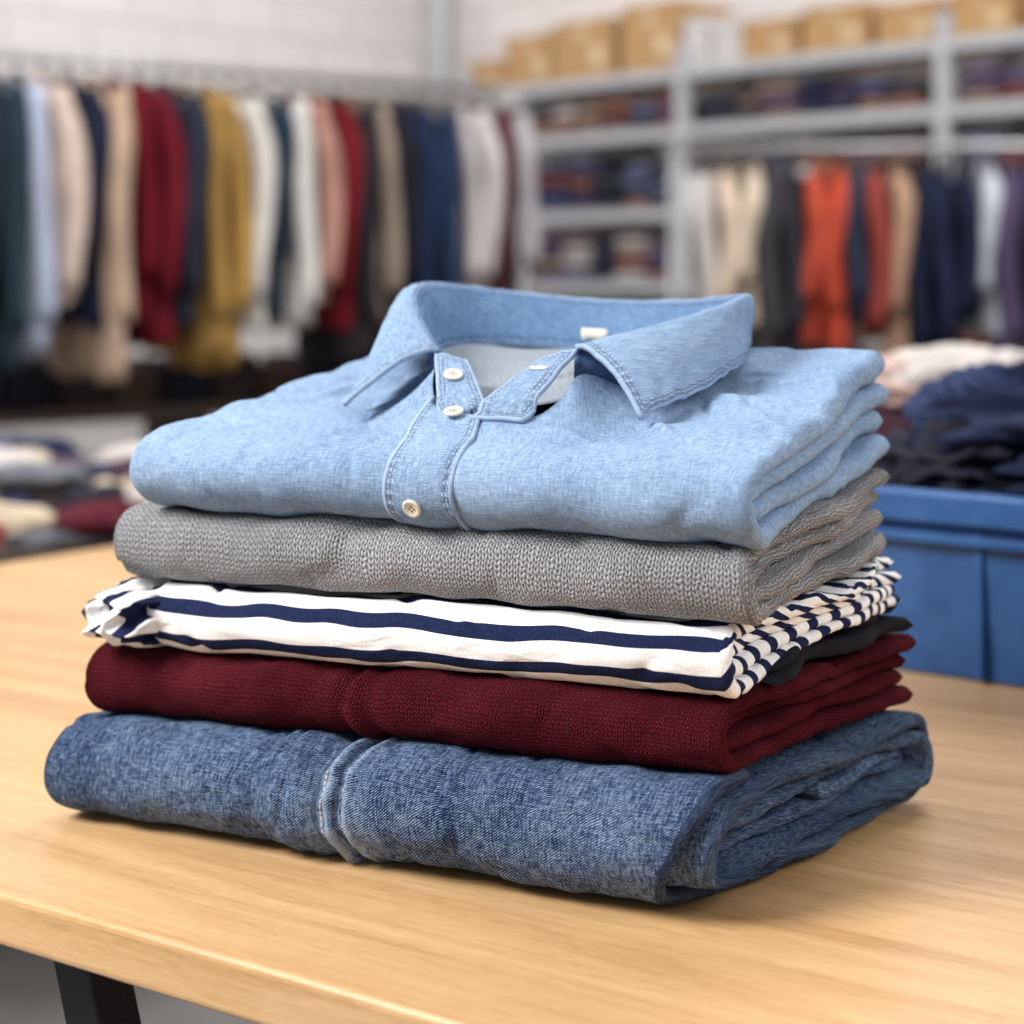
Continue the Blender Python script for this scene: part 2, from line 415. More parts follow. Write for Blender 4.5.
# grey sweater
mb,_=u_garment(lerpf(0.1520,0.1645,0.23),lerpf(0.1885,0.2130,0.23),2,0.232,lambda b:-0.035+0.020*b/0.25,lambda b:0.371,41,0.0026,(16,30),jag=0.010)
mb.obj('folded_grey_sweater',[m_gray])

# ---------------------------------------------------------------- denim shirt
parts=[]
def szt(b): return 0.2345+0.048*clamp((b-0.01)/0.24)
def exs(a,b,z):
    if z<0.222: return 0
    w=smooth((b-0.0)/0.03)
    d=0.0028*noise.noise(Vector((a*14+b*12,b*30-a*6,2)))*w
    d+=0.0030*(0.5-abs(noise.noise(Vector((a*9-b*6,b*16+a*5,7)))))*w
    for (ca,cb,an,wd,ln,am) in [(0.035,0.06,0.5,0.004,0.05,0.0036),(0.01,0.10,0.75,0.005,0.05,0.0038),(0.045,0.11,0.9,0.004,0.035,-0.003),(0.235,0.07,-0.6,0.005,0.05,0.0034),(0.30,0.12,-0.9,0.005,0.05,0.0038),(0.27,0.05,-0.35,0.004,0.04,-0.0026),(0.0,0.045,0.3,0.004,0.04,-0.003),(0.31,0.05,0.2,0.005,0.04,0.0027),(0.09,0.035,0.2,0.004,0.04,0.0022),(-0.01,0.16,1.2,0.004,0.03,0.003)]:
        x=(a-ca)*math.cos(an)+(b-cb)*math.sin(an); y=-(a-ca)*math.sin(an)+(b-cb)*math.cos(an)
        y+=0.006*noise.noise(Vector((x*40,ca*50,0)))
        d+=am*math.exp(-(x/ln)**2-(y/wd)**2)*w
    return d
mb,info=u_garment(lerpf(0.187,0.2150,0.25),szt,2,0.262,lambda b:-0.037+0.034*(b/0.25)**1.3,lambda b:0.351-0.010*(b/0.25),51,0.0024,(15,26),exs,b0=-0.009,jag=0.012,step_in=0.001)
body=mb.obj('shirt_body',[m_shirt]); parts.append(body)
bvh=BVHTree.FromPolygons([Vector(v) for v in mb.v],mb.f)
def zsurf(x,y,tree=None):
    h=(tree or bvh).ray_cast(Vector((x,y,TZ+0.6)),Vector((0,0,-1)))
    return h[0].z if h[0] is not None else TZ+0.26

def patch(rows,mats,name,th=0.0016,edge=True,open_ends=(True,True)):
    R=len(rows);C=len(rows[0]); U=[];E=[]
    ca=[[0]*C for _ in range(R)]; cb=[[0]*C for _ in range(R)]
    for i in range(R):
        for j in range(1,C): cb[i][j]=cb[i][j-1]+(rows[i][j]-rows[i][j-1]).length
    for j in range(C):
        for i in range(1,R): ca[i][j]=ca[i-1][j]+(rows[i][j]-rows[i-1][j]).length
    for i in range(R):
        u=[];e=[]
        for j in range(C):
            u.append((cb[i][j],ca[i][j]))
            ds=[(cb[i][j],ca[i][j]),(cb[i][-1]-cb[i][j],ca[i][j])] if open_ends[0] else [(cb[i][-1]-cb[i][j],ca[i][j])]
            if open_ends[1]: ds+=[(ca[i][j],cb[i][j]),(ca[-1][j]-ca[i][j],cb[i][j])]
            m=min(ds,key=lambda q:q[0]); e.append(m)
        U.append(u);E.append(e)
    b=MB(); b.grid(rows,U,0,E if edge else None)
    return b.obj(name,mats,solid=th)

def cat(P,t,closed=False):
    n=len(P) if closed else len(P)-1
    x=(t%1.0)*n if closed else clamp(t)*n; i=min(int(x),n-1); f=x-i
    if closed: a,b,c,d=P[(i-1)%n],P[i%n],P[(i+1)%n],P[(i+2)%n]
    else: a=P[max(i-1,0)];b=P[i];c=P[i+1];d=P[min(i+2,n)]
    return 0.5*((2*b)+(c-a)*f+(2*a-5*b+4*c-d)*f*f+(3*b-a-3*c+d)*f**3)
V=lambda x,y,z: Vector((x,y,z+TZ))
fold=[V(-.0450,1.140,.2848),V(-.0581,1.175,.3043),V(-.0627,1.215,.3174),V(-.0544,1.260,.3240),V(-.0218,1.295,.3205),V(.0192,1.305,.3155),V(.0668,1.295,.3115),
      V(.1119,1.265,.3120),V(.1398,1.230,.3155),V(.1443,1.190,.3165),V(.1224,1.155,.3097),V(.0876,1.125,.3008),V(.0365,1.100,.2894)]
outr=[V(-.0990,1.116,.2530),V(-.0932,1.158,.2670),V(-.0838,1.212,.2840),V(-.0800,1.285,.2890),V(-.035,1.335,.288),V(.020,1.345,.285),V(.075,1.335,.284),
      V(.125,1.300,.284),V(.1533,1.250,.2900),V(.1454,1.185,.2815),V(.1294,1.126,.2740),V(.1000,1.084,.2610),V(.0714,1.056,.2520)]
stnd=[V(-.040,1.132,.262),V(-.046,1.170,.268),V(-.050,1.205,.276),V(-.042,1.240,.282),V(-.015,1.265,.284),V(.020,1.275,.282),V(.062,1.265,.280),
      V(.100,1.238,.278),V(.122,1.210,.276),V(.127,1.180,.272),V(.108,1.150,.266),V(.078,1.120,.260),V(.036,1.096,.258)]

# shirt fronts rising from the folded body to the neckband
sk=[V(-.0462,1.133,.2760),stnd[1],stnd[2],stnd[3],stnd[4],stnd[5],stnd[6],stnd[7],stnd[8],stnd[9],stnd[10],V(.078,1.120,.262),V(.0415,1.092,.2750),V(.0270,1.078,.2610),V(.0110,1.070,.2520),
    V(-.0165,1.078,.2520),V(-.0410,1.098,.2525),V(-.0465,1.118,.2640)]
rows=[]; NK=180; cc=Vector((0.03,1.16,0))
for i in range(NK+1):
    t=i/NK; I=cat(sk,t,True)-Vector((0,0,0.0008)); d=Vector((I.x,I.y,0))-cc; d.normalize()
    fr=math.exp(-((I.x+0.016)**2+(I.y-1.075)**2)/0.0006); wd=0.050*(1-fr)+0.022*fr
    if I.y>1.2: wd=0.03
    row=[]
    for j in range(19):
        s=j/18; x=I.x+d.x*wd*s; y=I.y+d.y*wd*s
        zs=zsurf(x,y)+0.0004-0.0030*smooth((s-0.7)/0.3)
        z=max(zs,zs+(I.z-zs)*(1-s)**2.2)+0.0018*noise.noise(Vector((x*50,y*50,0)))*math.sin(math.pi*s)
        if s>0.85: z=zs
        row.append(Vector((x,y,z)))
    rows.append(row)
mbk=MB(); mbk.grid(rows,[[(p.x*1.0,p.y) for p in r] for r in rows],0); parts.append(mbk.obj('shirt_fronts',[m_shirt]))
nvb=len(mb.v)
bvh2=BVHTree.FromPolygons([Vector(v) for v in mb.v]+[Vector(v) for v in mbk.v],list(mb.f)+[tuple(q+nvb for q in f) for f in mbk.f])

# placket: draped over the front fold and up to the neck opening
P=info['P']; n=info['n']
i0=min(range(n),key=lambda i:(abs(P[i][0]-0.016)+ (10 if P[i][1]>0.21 else 0)))
i1=min(range(n),key=lambda i:(abs(P[i][0]-0.060)+ (10 if P[i][1]<0.225 else 0)))
rows=[]; NP=76
for q in range(NP+1):
    f=q/NP; i=i0+(i1-i0)*f; il=int(i); fr=i-il
    ac=0.154+0.011*smooth((f-0.4)/0.6); w=0.0225-0.0015*f
    row=[]
    for j in range(27):
        a=ac+w-2*w*j/26
        of=0.0018+0.0008*math.cos(math.pi*(j/13-1))
        p=info['surf'](il,a,of).lerp(info['surf'](il+1,a,of),fr)
        k=smooth((f-0.5)/0.15)
        if k>0:
            z2=zsurf(p.x,p.y,bvh2)+of; p=Vector((p.x,p.y,p.z*(1-k)+max(z2,p.z)*k))
        row.append(p)
    rows.append(row)
for _ in range(2):   # relax so the strip reads as one cloth
    for q in range(1,NP):
        for j in range(27): rows[q][j]=rows[q][j]*0.5+(rows[q-1][j]+rows[q+1][j])*0.25
plk=rows
parts.append(patch(rows,[m_shirt_st],'placket',0.0026))

NS=150
rows=[]
for i in range(NS+1):
    t=i/NS; f=cat(fold,t); o=cat(outr,t); row=[]
    out=(o-f); hz=Vector((out.x,out.y,0)).normalized()
    c1=f+hz*0.011+Vector((0,0,0.004)); c2=f.lerp(o,0.62)+Vector((0,0,0.008))+hz*0.003
    for j in range(23):
        s=j/22; p=f*(1-s)**3+c1*3*s*(1-s)**2+c2*3*s*s*(1-s)+o*s**3
        p=p+Vector((0,0,1))*(0.0032*noise.noise(Vector((t*16,s*2.5,1)))*smooth(s*1.5)+0.0007*math.sin(t*190+3*noise.noise(Vector((t*40,0,0))))*smooth((s-0.6)/0.4)+0.0010*noise.noise(Vector((t*50,s*8,4))))
        row.append(p)
    rows.append(row)
parts.append(patch(rows,[m_shirt_st],'collar_leaf',0.0030,open_ends=(False,True)))
rows=[]
for i in range(NS+1):
    t=i/NS; f=cat(fold,t); o=cat(stnd,t); inn=(Vector((0.04,1.19,0))-Vector((f.x,f.y,0))).normalized(); row=[]
    c1=f+inn*0.006+Vector((0,0,0.002)); c2=f.lerp(o,0.7)+inn*0.001
    for j in range(17):
        s=j/16; p=f*(1-s)**3+c1*3*s*(1-s)**2+c2*3*s*s*(1-s)+o*s**3
        p=p+inn*(0.003*noise.noise(Vector((t*14,s*2,9)))+0.0014*noise.noise(Vector((t*40,s*5,2))))*smooth(s*3)
        row.append(p)
    rows.append(row)
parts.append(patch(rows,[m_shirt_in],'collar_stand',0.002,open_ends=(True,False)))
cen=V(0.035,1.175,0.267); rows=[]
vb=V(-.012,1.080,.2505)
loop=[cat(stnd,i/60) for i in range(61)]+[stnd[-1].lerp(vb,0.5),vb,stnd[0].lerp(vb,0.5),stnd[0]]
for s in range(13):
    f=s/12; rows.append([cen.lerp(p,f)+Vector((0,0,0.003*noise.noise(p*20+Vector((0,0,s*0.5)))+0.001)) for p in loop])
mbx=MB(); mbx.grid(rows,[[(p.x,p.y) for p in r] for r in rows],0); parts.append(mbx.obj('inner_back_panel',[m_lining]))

def quadpatch(A,B,C,D,name,nr=28,nc=24,bulge=0.003):
    rows=[]
    for i in range(nr+1):
        f=i/nr; row=[]
        for j in range(nc+1):
            g=j/nc; p=A.lerp(B,g).lerp(D.lerp(C,g),f)+Vector((0,0,bulge*math.sin(math.pi*f)*math.sin(math.pi*g)+0.0012*noise.noise(Vector((f*5,g*4,A.x*50)))))
            if f>0.5: 
                zz=zsurf(p.x,p.y,bvh2)+0.0020; k=smooth((f-0.5)/0.4); p.z=p.z*(1-k)+(zz if abs(zz-p.z)<0.008 else p.z)*k
            row.append(p)
        rows.append(row)
    return patch(rows,[m_shirt_st],name,0.0026),rows
o,lf=quadpatch(V(-.0465,1.139,.2835),V(-.0265,1.131,.2800),V(-.0140,1.084,.2550),V(-.0420,1.090,.2525),'left_front_band',bulge=0.002); parts.append(o)
o,rf=quadpatch(V(.0165,1.104,.2815),V(.0385,1.097,.2885),V(.0060,1.062,.2525),V(-.0230,1.076,.2545),'right_front_band',bulge=0.002); parts.append(o)

def button(p,nrm,r,name):
    nrm=nrm.normalized(); x=nrm.orthogonal().normalized(); y=nrm.cross(x); b=MB(); rows=[]
    for rr,hh in [(0.01,0.0010),(0.55,0.0010),(0.72,0.0016),(0.9,0.0016),(1.0,0.0009),(0.98,0.0),(0.6,-0.0006)]:
        rows.append([p+x*math.cos(q*2*math.pi/28)*rr*r+y*math.sin(q*2*math.pi/28)*rr*r+nrm*hh for q in range(28)])
    b.grid(rows,None,0,closed=True,cap=True)
    for k in range(4):
        an=math.pi/4+k*math.pi/2; c=p+x*math.cos(an)*r*0.25+y*math.sin(an)*r*0.25+nrm*0.0006
        rows=[[c+x*math.cos(q*2*math.pi/8)*r*0.11+y*math.sin(q*2*math.pi/8)*r*0.11+nrm*h for q in range(8)] for h in (0,0.0006)]
        b.grid(rows,None,1,closed=True,cap=True)
    return b.obj(name,[m_button,m_hole])
def gnorm(g,i,j):
    n=(g[i+1][j]-g[i-1][j]).cross(g[i][j+1]-g[i][j-1]).normalized()
    if n.dot(Vector((0,0,TZ+0.334))-g[i][j])<0: n=-n
    return n
for (g,i,j,k) in [(plk,15,12,1),(plk,58,15,2),(lf,13,10,3)]:
    nn=gnorm(g,i,j)
    if k==2: nn=(nn*0.4+Vector((0,-0.35,1)).normalized()).normalized()
    parts.append(button(g[i][j]+nn*(0.0022 if k!=2 else 0.0034),nn,0.0058,'button_%d'%k))
nn=gnorm(rf,9,12); c=rf[9][12]+nn*0.0016; ax=(rf[9][16]-rf[9][8]).normalized(); ay=nn.cross(ax)
b=MB(); b.grid([[c+ax*0.0052*x+ay*0.0016*y*(1-0.3*x*x)+nn*0.0004*(1-y*y) for x in (-1,-.7,-.3,0,.3,.7,1)] for y in (-1,-.4,0,.4,1)],None,0); parts.append(b.obj('buttonhole',[m_thread],solid=0.0006))
lb=MB(); c=cat(stnd,0.49).lerp(cat(fold,0.49),0.35); t=(cat(stnd,0.52)-cat(stnd,0.46)).normalized()
inn=Vector((-.4,-.9,0)).normalized()
c=c+inn*0.008
lb.grid([[c+t*0.009*x+Vector((0,0,1))*0.0035*y+inn*0.001*x*x for x in (-1,-.5,0,.5,1)] for y in (-1,0,1)],None,0)
parts.append(lb.obj('neck_label',[m_label],solid=0.001))
group('folded_denim_shirt',parts,(0.02,1.12,TZ+0.19))

# ---------------------------------------------------------------- table
TA=Vector((-1.02,1.545)); ang=math.atan2(-0.577,0.817); TM=Matrix.Translation((TA.x,TA.y,0))@Matrix.Rotation(ang,4,'Z')
def tob(mb,name,mats,**k):
    o=mb.obj(name,mats,origin=(0,0,0),**k); o.matrix_world=TM; return o
tl,td=3.0,1.7
b=MB(); b.box((tl/2,td/2,TZ-0.0145),(tl,td,0.029)); top=tob(b,'table_top',[m_wood],smooth=False,bevel=0.004)
b=MB()
def leg(x0,x1,y):
    w=0.03
    rows=[[Vector((x0+dx*w,y+dy*w,TZ-0.0295)) for dx,dy in ((-.5,-.5),(.5,-.5),(.5,.5),(-.5,.5))],
          [Vector((x1+dx*w,y+dy*w,0.0)) for dx,dy in ((-.5,-.5),(.5,-.5),(.5,.5),(-.5,.5))]]
    b.grid(rows,None,0,closed=True,cap=True)
for y in (0.062,td-0.06):
    leg(0.908,1.13,y); leg(0.60,0.36,y) ; leg(2.2,1.95,y); leg(2.5,2.75,y)
for x in (0.76,2.35): b.box((x,td/2,TZ-0.047),(0.03,td-0.16,0.03))
lg=tob(b,'table_legs',[m_blackmetal],smooth=False,bevel=0.002)
e=bpy.data.objects.new('work_table',None); scn.collection.objects.link(e)
for o in (top,lg): o.parent=e

# ---------------------------------------------------------------- blue bin + contents
bd=Vector((0.766,-0.643,0)); bn=Vector((0.643,0.766,0)); BO=Vector((0.262,1.622,TZ))
def BP(x,y,z): return BO+bd*x+bn*y+Vector((0,0,z))
bl,bw,bh=0.60,0.38,0.154
b=MB()
def ring(x0,y0,x1,y1,z,r=0.02,n=5):
    pts=[]
    for cx,cy,s in ((x1-r,y1-r,0),(x0+r,y1-r,1),(x0+r,y0+r,2),(x1-r,y0+r,3)):
        for k in range(n+1):
            an=math.pi/2*(s+k/n); pts.append(BP(cx+r*math.cos(an),cy+r*math.sin(an),z))
    return pts
rw=[]
tp=lambda z:0.012*(1-z/bh)
for (o_,z) in ((0.05,0.001),(0,0.001),(0,0.126),):
    t=tp(z)+ (0.0 if o_==0 else 0.03); rw.append(ring(t,t,bl-t,bw-t,z))
for (ex_,z) in ((-0.002,0.128),(-0.012,0.129),(-0.013,0.152),(-0.009,0.1545),(0.003,0.1545),(0.006,0.146),(0.016,0.006)):
    rw.append(ring(ex_,ex_,bl-ex_,bw-ex_,z))
b.grid(rw,None,0,closed=True,cap=True)
MR=Matrix.Translation(BO)@Matrix.Rotation(math.atan2(bd.y,bd.x),4,'Z')
for k in range(6):
    b.box((0.045+k*0.102,0.005,0.065),(0.007,0.010,0.122),0,MR); b.box((0.045+k*0.102,bw-0.005,0.065),(0.007,0.010,0.122),0,MR)
b.box((bl/2,-0.004,0.116),(bl-0.03,0.012,0.008),0,MR)
b.obj('blue_plastic_bin',[m_blue],smooth=False,bevel=0.0015)

def blob(mb,c,rad,rot,seed,mi,res=40,fold=0.35):
    rows=[]; ca,sa=math.cos(rot),math.sin(rot)
    for i in range(res//2+1):
        th=math.pi*i/(res//2); row=[]
        for j in range(res):
            ph=2*math.pi*j/res; d=Vector((math.sin(th)*math.cos(ph),math.sin(th)*math.sin(ph),math.cos(th)))
            w=noise.noise_vector(d*1.5+Vector((seed,0,0)))*0.5
            q=d+w
            r=1+fold*(0.45-1.6*abs(noise.noise(q*1.7+Vector((seed*3,1,0)))))+0.3*fold*(0.4-1.5*abs(noise.noise(q*4.2+Vector((1,seed,0)))))
            x,y,z=d.x*r*rad[0],d.y*r*rad[1],d.z*r*rad[2]
            if z<-rad[2]*0.5: z=-rad[2]*0.5
            row.append(Vector((c[0]+x*ca-y*sa,c[1]+x*sa+y*ca,c[2]+z)))
        rows.append(row)
    mb.grid(rows,None,mi,closed=True)
m_navy=fabric('navy_cotton',(38,47,74)); m_navy2=fabric('indigo_cotton',(52,63,98)); m_char=fabric('charcoal_cotton',(44,46,58))
m_white=fabric('white_cotton',(216,208,204)); m_pink=fabric('blush_cotton',(206,178,172)); m_maroon=fabric('maroon_cotton',(88,32,44)); m_grey=fabric('grey_cotton',(112,114,122))
m_cream=fabric('cream_cotton',(214,196,172)); m_plum=fabric('plum_cotton',(84,58,70)); m_rust=fabric('rust_cotton',(150,70,54)); m_teal=fabric('teal_cotton',(50,70,82))
b=MB()
for k,(x,y,z,rx,ry,rz,mi) in enumerate([(0.12,0.14,0.13,0.11,0.10,0.05,0),(0.30,0.14,0.14,0.14,0.11,0.06,1),(0.47,0.17,0.13,0.10,0.12,0.05,0),(0.20,0.24,0.15,0.14,0.09,0.06,2),(0.40,0.26,0.155,0.13,0.08,0.06,0),
     (0.18,0.14,0.190,0.13,0.10,0.045,0),(0.36,0.19,0.205,0.15,0.11,0.05,1),(0.24,0.22,0.230,0.14,0.10,0.045,0),(0.09,0.10,0.165,0.075,0.07,0.035,2),(0.30,0.10,0.195,0.10,0.07,0.035,0),(0.10,0.2,0.205,0.09,0.09,0.04,1)]):
    p=BP(x,y,z); blob(b,p,(rx,ry,rz),-0.7+0.3*math.sin(k*3),k*1.37+2,mi,res=88,fold=0.5)
b.obj('navy_clothes_in_bin',[m_navy,m_navy2,m_char])
b=MB()
for k,(x,y,z,rx,ry,rz,mi) in enumerate([(0.40,2.22,0.05,0.18,0.14,0.09,1),(0.66,2.22,0.05,0.2,0.16,0.09,3),(0.38,2.2,0.14,0.16,0.12,0.06,3),(0.60,2.22,0.15,0.16,0.13,0.07,0),(0.38,2.18,0.20,0.13,0.1,0.032,2),(0.52,2.2,0.205,0.13,0.1,0.036,0),(0.48,2.14,0.16,0.12,0.08,0.04,3)]):
    blob(b,(x,y,TZ+z),(rx,ry,rz),k*0.8,k*2.1,mi,res=56,fold=0.45)
b.obj('clothes_pile',[m_white,m_maroon,m_pink,m_plum])

# ---------------------------------------------------------------- second table, left, with loose clothes
b=MB(); SM=Matrix.Translation((-1.35,3.35,0))@Matrix.Rotation(ang,4,'Z')
b.box((0,0,0.66),(2.2,1.5,0.03),0,SM)
for x in (-1,1):
    for y in (-.65,.65): b.box((x,y,0.3225),(0.05,0.05,0.645),1,SM)
b.obj('sorting_table',[m_darkwood,m_blackmetal],smooth=False,bevel=0.003)
b=MB(); random.seed(21)
seq=[0,1,2,3,5,0,5,6,0,2,3,8,0,1,5,2,5,3,6,5,4,0,7,1,3,0,2,3,4,5]*8
for k in range(210):
    x=random.uniform(-1.0,1.0); y=random.uniform(-0.66,0.66); p=SM@Vector((x,y,0.675+0.018+random.random()*0.045))
    blob(b,p,(random.uniform(.05,.11),random.uniform(.03,.07),random.uniform(.018,.035)),random.random()*3,k*1.9,seq[k],res=24,fold=0.5)
b.obj('loose_clothes_pile',[m_white,m_navy,m_maroon,m_grey,m_char,m_cream,m_plum,m_rust,m_teal])

# ---------------------------------------------------------------- hanging clothes
fabs={}
def fab(rgb):
    if rgb not in fabs: fabs[rgb]=fabric('cloth_%d_%d_%d'%rgb,rgb,scale=80)
    return fabs[rgb]
def garment(mb,p,d,nrm,length,seed,mi,wid=0.2,sleeves=True,th=0.034,mw=0):
    rnd=random.Random(seed); rows=[];NC=36;NR=18
    d=Vector(d);nrm=Vector(nrm); top=Vector(p)-Vector((0,0,0.035))
    for i in range(NR+1):
        t=i/NR; s=t*length
        hw=0.045+(wid-0.045)*math.sqrt(clamp(s/0.10)) if s<0.10 else wid*(1+0.08*(t)*math.sin(seed))-0.02*math.sin(min(1,t)*math.pi)
        tk=0.012+th*smooth(s/0.2)
        row=[]
        for j in range(NC):
            an=2*math.pi*j/NC; w=math.cos(an); u=math.sin(an)
            fo=0.016*t*math.sin(w*7+seed*2.1)+0.010*t*math.sin(w*15+seed)
            sag=-0.07*abs(w)**1.3*clamp(1-s/0.25)*(1 if s<0.25 else 0)
            z=-s+sag+0.02*t*math.sin(w*5+seed)
            row.append(top+nrm*(w*hw)+d*(math.copysign(abs(u)**0.7,u)*tk+fo+0.03*noise.noise(Vector((seed,t*3,w))))+Vector((0,0,z)))
        rows.append(row)
    mb.grid(rows,None,mi,closed=True,cap=True)
    if sleeves:
        sl=length*rnd.uniform(0.62,0.85)
        for sg in (-1,1):
            rows=[]
            for i in range(13):
                t=i/12; c=top+nrm*sg*(wid-0.03+0.035*smooth(t*3)+0.01*math.sin(t*4+seed))+d*(0.014*math.sin(t*5+seed+sg))+Vector((0,0,-0.06-t*sl))
                r=(0.052-0.016*t)*(0.55+0.45*smooth(t*5)); 
                rows.append([c+nrm*math.cos(q*math.pi/7)*r*(1+0.12*math.sin(q*2.5+t*7))+d*math.sin(q*math.pi/7)*r*0.75 for q in range(14)])
            mb.grid(rows,None,mi,closed=True,cap=True)
    P0=Vector(p)
    hook=[P0+Vector((0,0,-0.045)),P0+Vector((0,0,-0.03)),P0+nrm*0.018+Vector((0,0,-0.012)),P0+nrm*0.022+Vector((0,0,0.008)),P0+Vector((0,0,0.022)),P0-nrm*0.018+Vector((0,0,0.012))]
    mb.tube(hook,0.0025,mw,6)
    mb.tube([P0-nrm*(wid*0.85)+Vector((0,0,-0.105)),P0+Vector((0,0,-0.04)),P0+nrm*(wid*0.85)+Vector((0,0,-0.105))],0.006,mw,6)

def rack(name,p0,d,t0,t1,zr,cols,spacing,lens,wid,posts,lmax=1.04):
    d=Vector((d[0],d[1],0)).normalized(); nrm=Vector((d.y,-d.x,0)); p0=Vector((p0[0],p0[1],zr))
    fr=MB(); fr.tube([p0+d*t0,p0+d*t1],0.015,0,12)
    for t in posts:
        fr.tube([p0+d*t,p0+d*t-Vector((0,0,zr-0.06))],0.014,0,10)
        c=p0+d*t; c.z=0.06; fr.tube([c-nrm*0.25,c+nrm*0.25],0.014,0,8)
        for s in (-.25,.25):
            q=c+nrm*s; fr.tube([q-d*0.012-Vector((0,0,0.03)),q+d*0.012-Vector((0,0,0.03))],0.03,1,12)
    q0=p0+d*posts[0];q1=p0+d*posts[-1]; q0.z=q1.z=0.12; fr.tube([q0,q1],0.012,0,8)
    f=fr.obj('rack_frame',[m_chrome,m_blackmetal])
    g=MB(); mats=[m_darkwood]; rnd=random.Random(5)
    for k,c in enumerate(cols):
        m=fab(c)
        if m not in mats: mats.append(m)
        t=t0+0.1+k*spacing
        garment(g,p0+d*(t),d,nrm,lens*rnd.uniform(0.80,lmax),k*1.7+1,mats.index(m),wid*rnd.uniform(0.9,1.08),True,spacing*0.36)
    o=g.obj('hanging_clothes',mats)
    return group(name,[f,o],tuple(p0+d*((t0+t1)/2)-Vector((0,0,zr))))
colsL=[(40,58,66),(52,70,80),(44,60,72),(36,50,60),(60,80,90),(38,52,60),(44,56,64),(58,76,86),(40,54,64),(46,62,72),(36,46,58),(42,58,68),(172,182,204),(204,184,172),(30,36,56),(186,160,138),(98,20,32),(102,24,36),(44,48,62),(160,126,70),(172,136,76),(206,202,196),(34,52,66),(210,206,202),(170,128,116),(110,28,38),(46,42,46),(150,134,122),(34,36,44),(32,44,70),(36,50,76),(186,180,180),(200,194,192),(84,46,54),(168,164,168)]
rack('clothes_rack',(-1.51,5.60),(0.8,0.6),-1.0,1.82,1.715,colsL,0.079,0.88,0.21,(-0.95,1.78))
colsR=[(176,176,178),(186,180,176),(204,184,166),(208,192,172),(66,64,68),(50,50,56),(182,78,58),(186,76,56),(46,56,74),(136,62,56),(176,142,118),(28,34,54),(34,40,64),(26,32,52),(186,192,202),(84,72,100),(40,44,70),(176,164,146),(194,186,174),(140,136,120),(90,96,110),(186,176,160),(60,60,70),(170,160,150),(40,60,80)]
rack('clothes_rack',(0.62,6.15),(0.985,-0.17),-0.14,1.95,1.475,colsR,0.066,0.63,0.19,(-0.1,1.9),1.06)

# low bench under the left rack
b=MB(); BM=Matrix.Translation((-1.25,5.95,0))@Matrix.Rotation(math.atan2(0.6,0.8),4,'Z')
b.box((0,0.55,0.60),(3.2,0.45,0.04),0,BM); b.box((0,0.55,0.30),(3.2,0.45,0.03),0,BM)
for x in (-1.55,-0.5,0.5,1.55): b.box((x,0.55,0.29),(0.05,0.44,0.58),0,BM)
for k in range(16):
    b.box((-1.45+k*0.19,0.55,0.38),(0.15,0.36,0.13+0.04*math.sin(k*2)),1+k%3,BM); b.box((-1.45+k*0.19,0.55,0.69+0.01*(k%3)),(0.16,0.36,0.13+0.02*(k%3)),1+(k+1)%3,BM)
b.obj('storage_bench',[m_darkwood,fab((60,50,50)),fab((88,72,64)),fab((40,40,52))],smooth=False,bevel=0.01)

# ---------------------------------------------------------------- shelving
S0=Vector((-0.30,8.93)); sd=Vector((0.655,-0.755)).normalized(); sn=Vector((0.755,0.655)).normalized()
SHM_=Matrix(((sd.x,sn.x,0,S0.x),(sd.y,sn.y,0,S0.y),(0,0,1,0),(0,0,0,1)))
b=MB(); ups=[0.12,1.50,2.80,4.25]; levels=[0.15,0.60,1.025,1.33,1.665,1.905]
for x in ups:
    b.box((x,0.03,1.0),(0.055,0.055,2.02),0,SHM_); b.box((x,0.42,1.0),(0.055,0.04,2.02),0,SHM_)
    for z in (0.5,1.2,1.8): b.box((x,0.22,z),(0.02,0.38,0.03),0,SHM_)
for i in range(3):
    x0,x1=ups[i],ups[i+1]
    for z in levels:
        b.box(((x0+x1)/2,0.225,z),(x1-x0-0.056,0.43,0.012),0,SHM_); b.box(((x0+x1)/2,0.012,z-0.014),(x1-x0-0.056,0.02,0.05),0,SHM_)
b.obj('metal_shelving',[m_steel],smooth=False,bevel=0.003)
cl=[(84,74,96),(104,92,118),(124,72,68),(48,54,78),(70,74,104),(160,138,122),(180,174,172),(116,94,100),(58,60,70),(136,110,96),(96,104,130),(140,96,86)]
mats=[fab(c) for c in cl]; b=MB(); rnd=random.Random(9)
def slab(mb,c,d,mi,M):
    rows=[]
    for i in range(7):
        v=-1+2*i/6; r=(1-abs(v)**3*0.25); row=[]
        for j in range(20):
            an=2*math.pi*j/20; cx=math.copysign(abs(math.cos(an))**0.3,math.cos(an)); cy=math.copysign(abs(math.sin(an))**0.3,math.sin(an))
            row.append(M@Vector((c[0]+cx*d[0]/2*r,c[1]+cy*d[1]/2*r,c[2]+v*d[2]/2)))
        rows.append(row)
    mb.grid(rows,None,mi,closed=True,cap=True)
for i in range(3):
    for li,z in enumerate(levels[:-1]):
        x=ups[i]+0.06; gap=levels[li+1]-z-0.06
        while x<ups[i+1]-0.16:
            w=rnd.uniform(0.11,0.2); H=gap*rnd.uniform(0.55,0.9); n=max(2,int(H/0.045)); base=rnd.randrange(12)
            for q in range(n):
                slab(b,(x+w/2,0.17+rnd.uniform(-.02,.02),z+0.008+(q+0.5)*H/n),(w*0.95,0.28,H/n*0.97),(base+ (rnd.randrange(12) if rnd.random()<0.35 else 0))%12,SHM_)
            x+=w+0.012
b.obj('folded_clothes_on_shelves',mats)
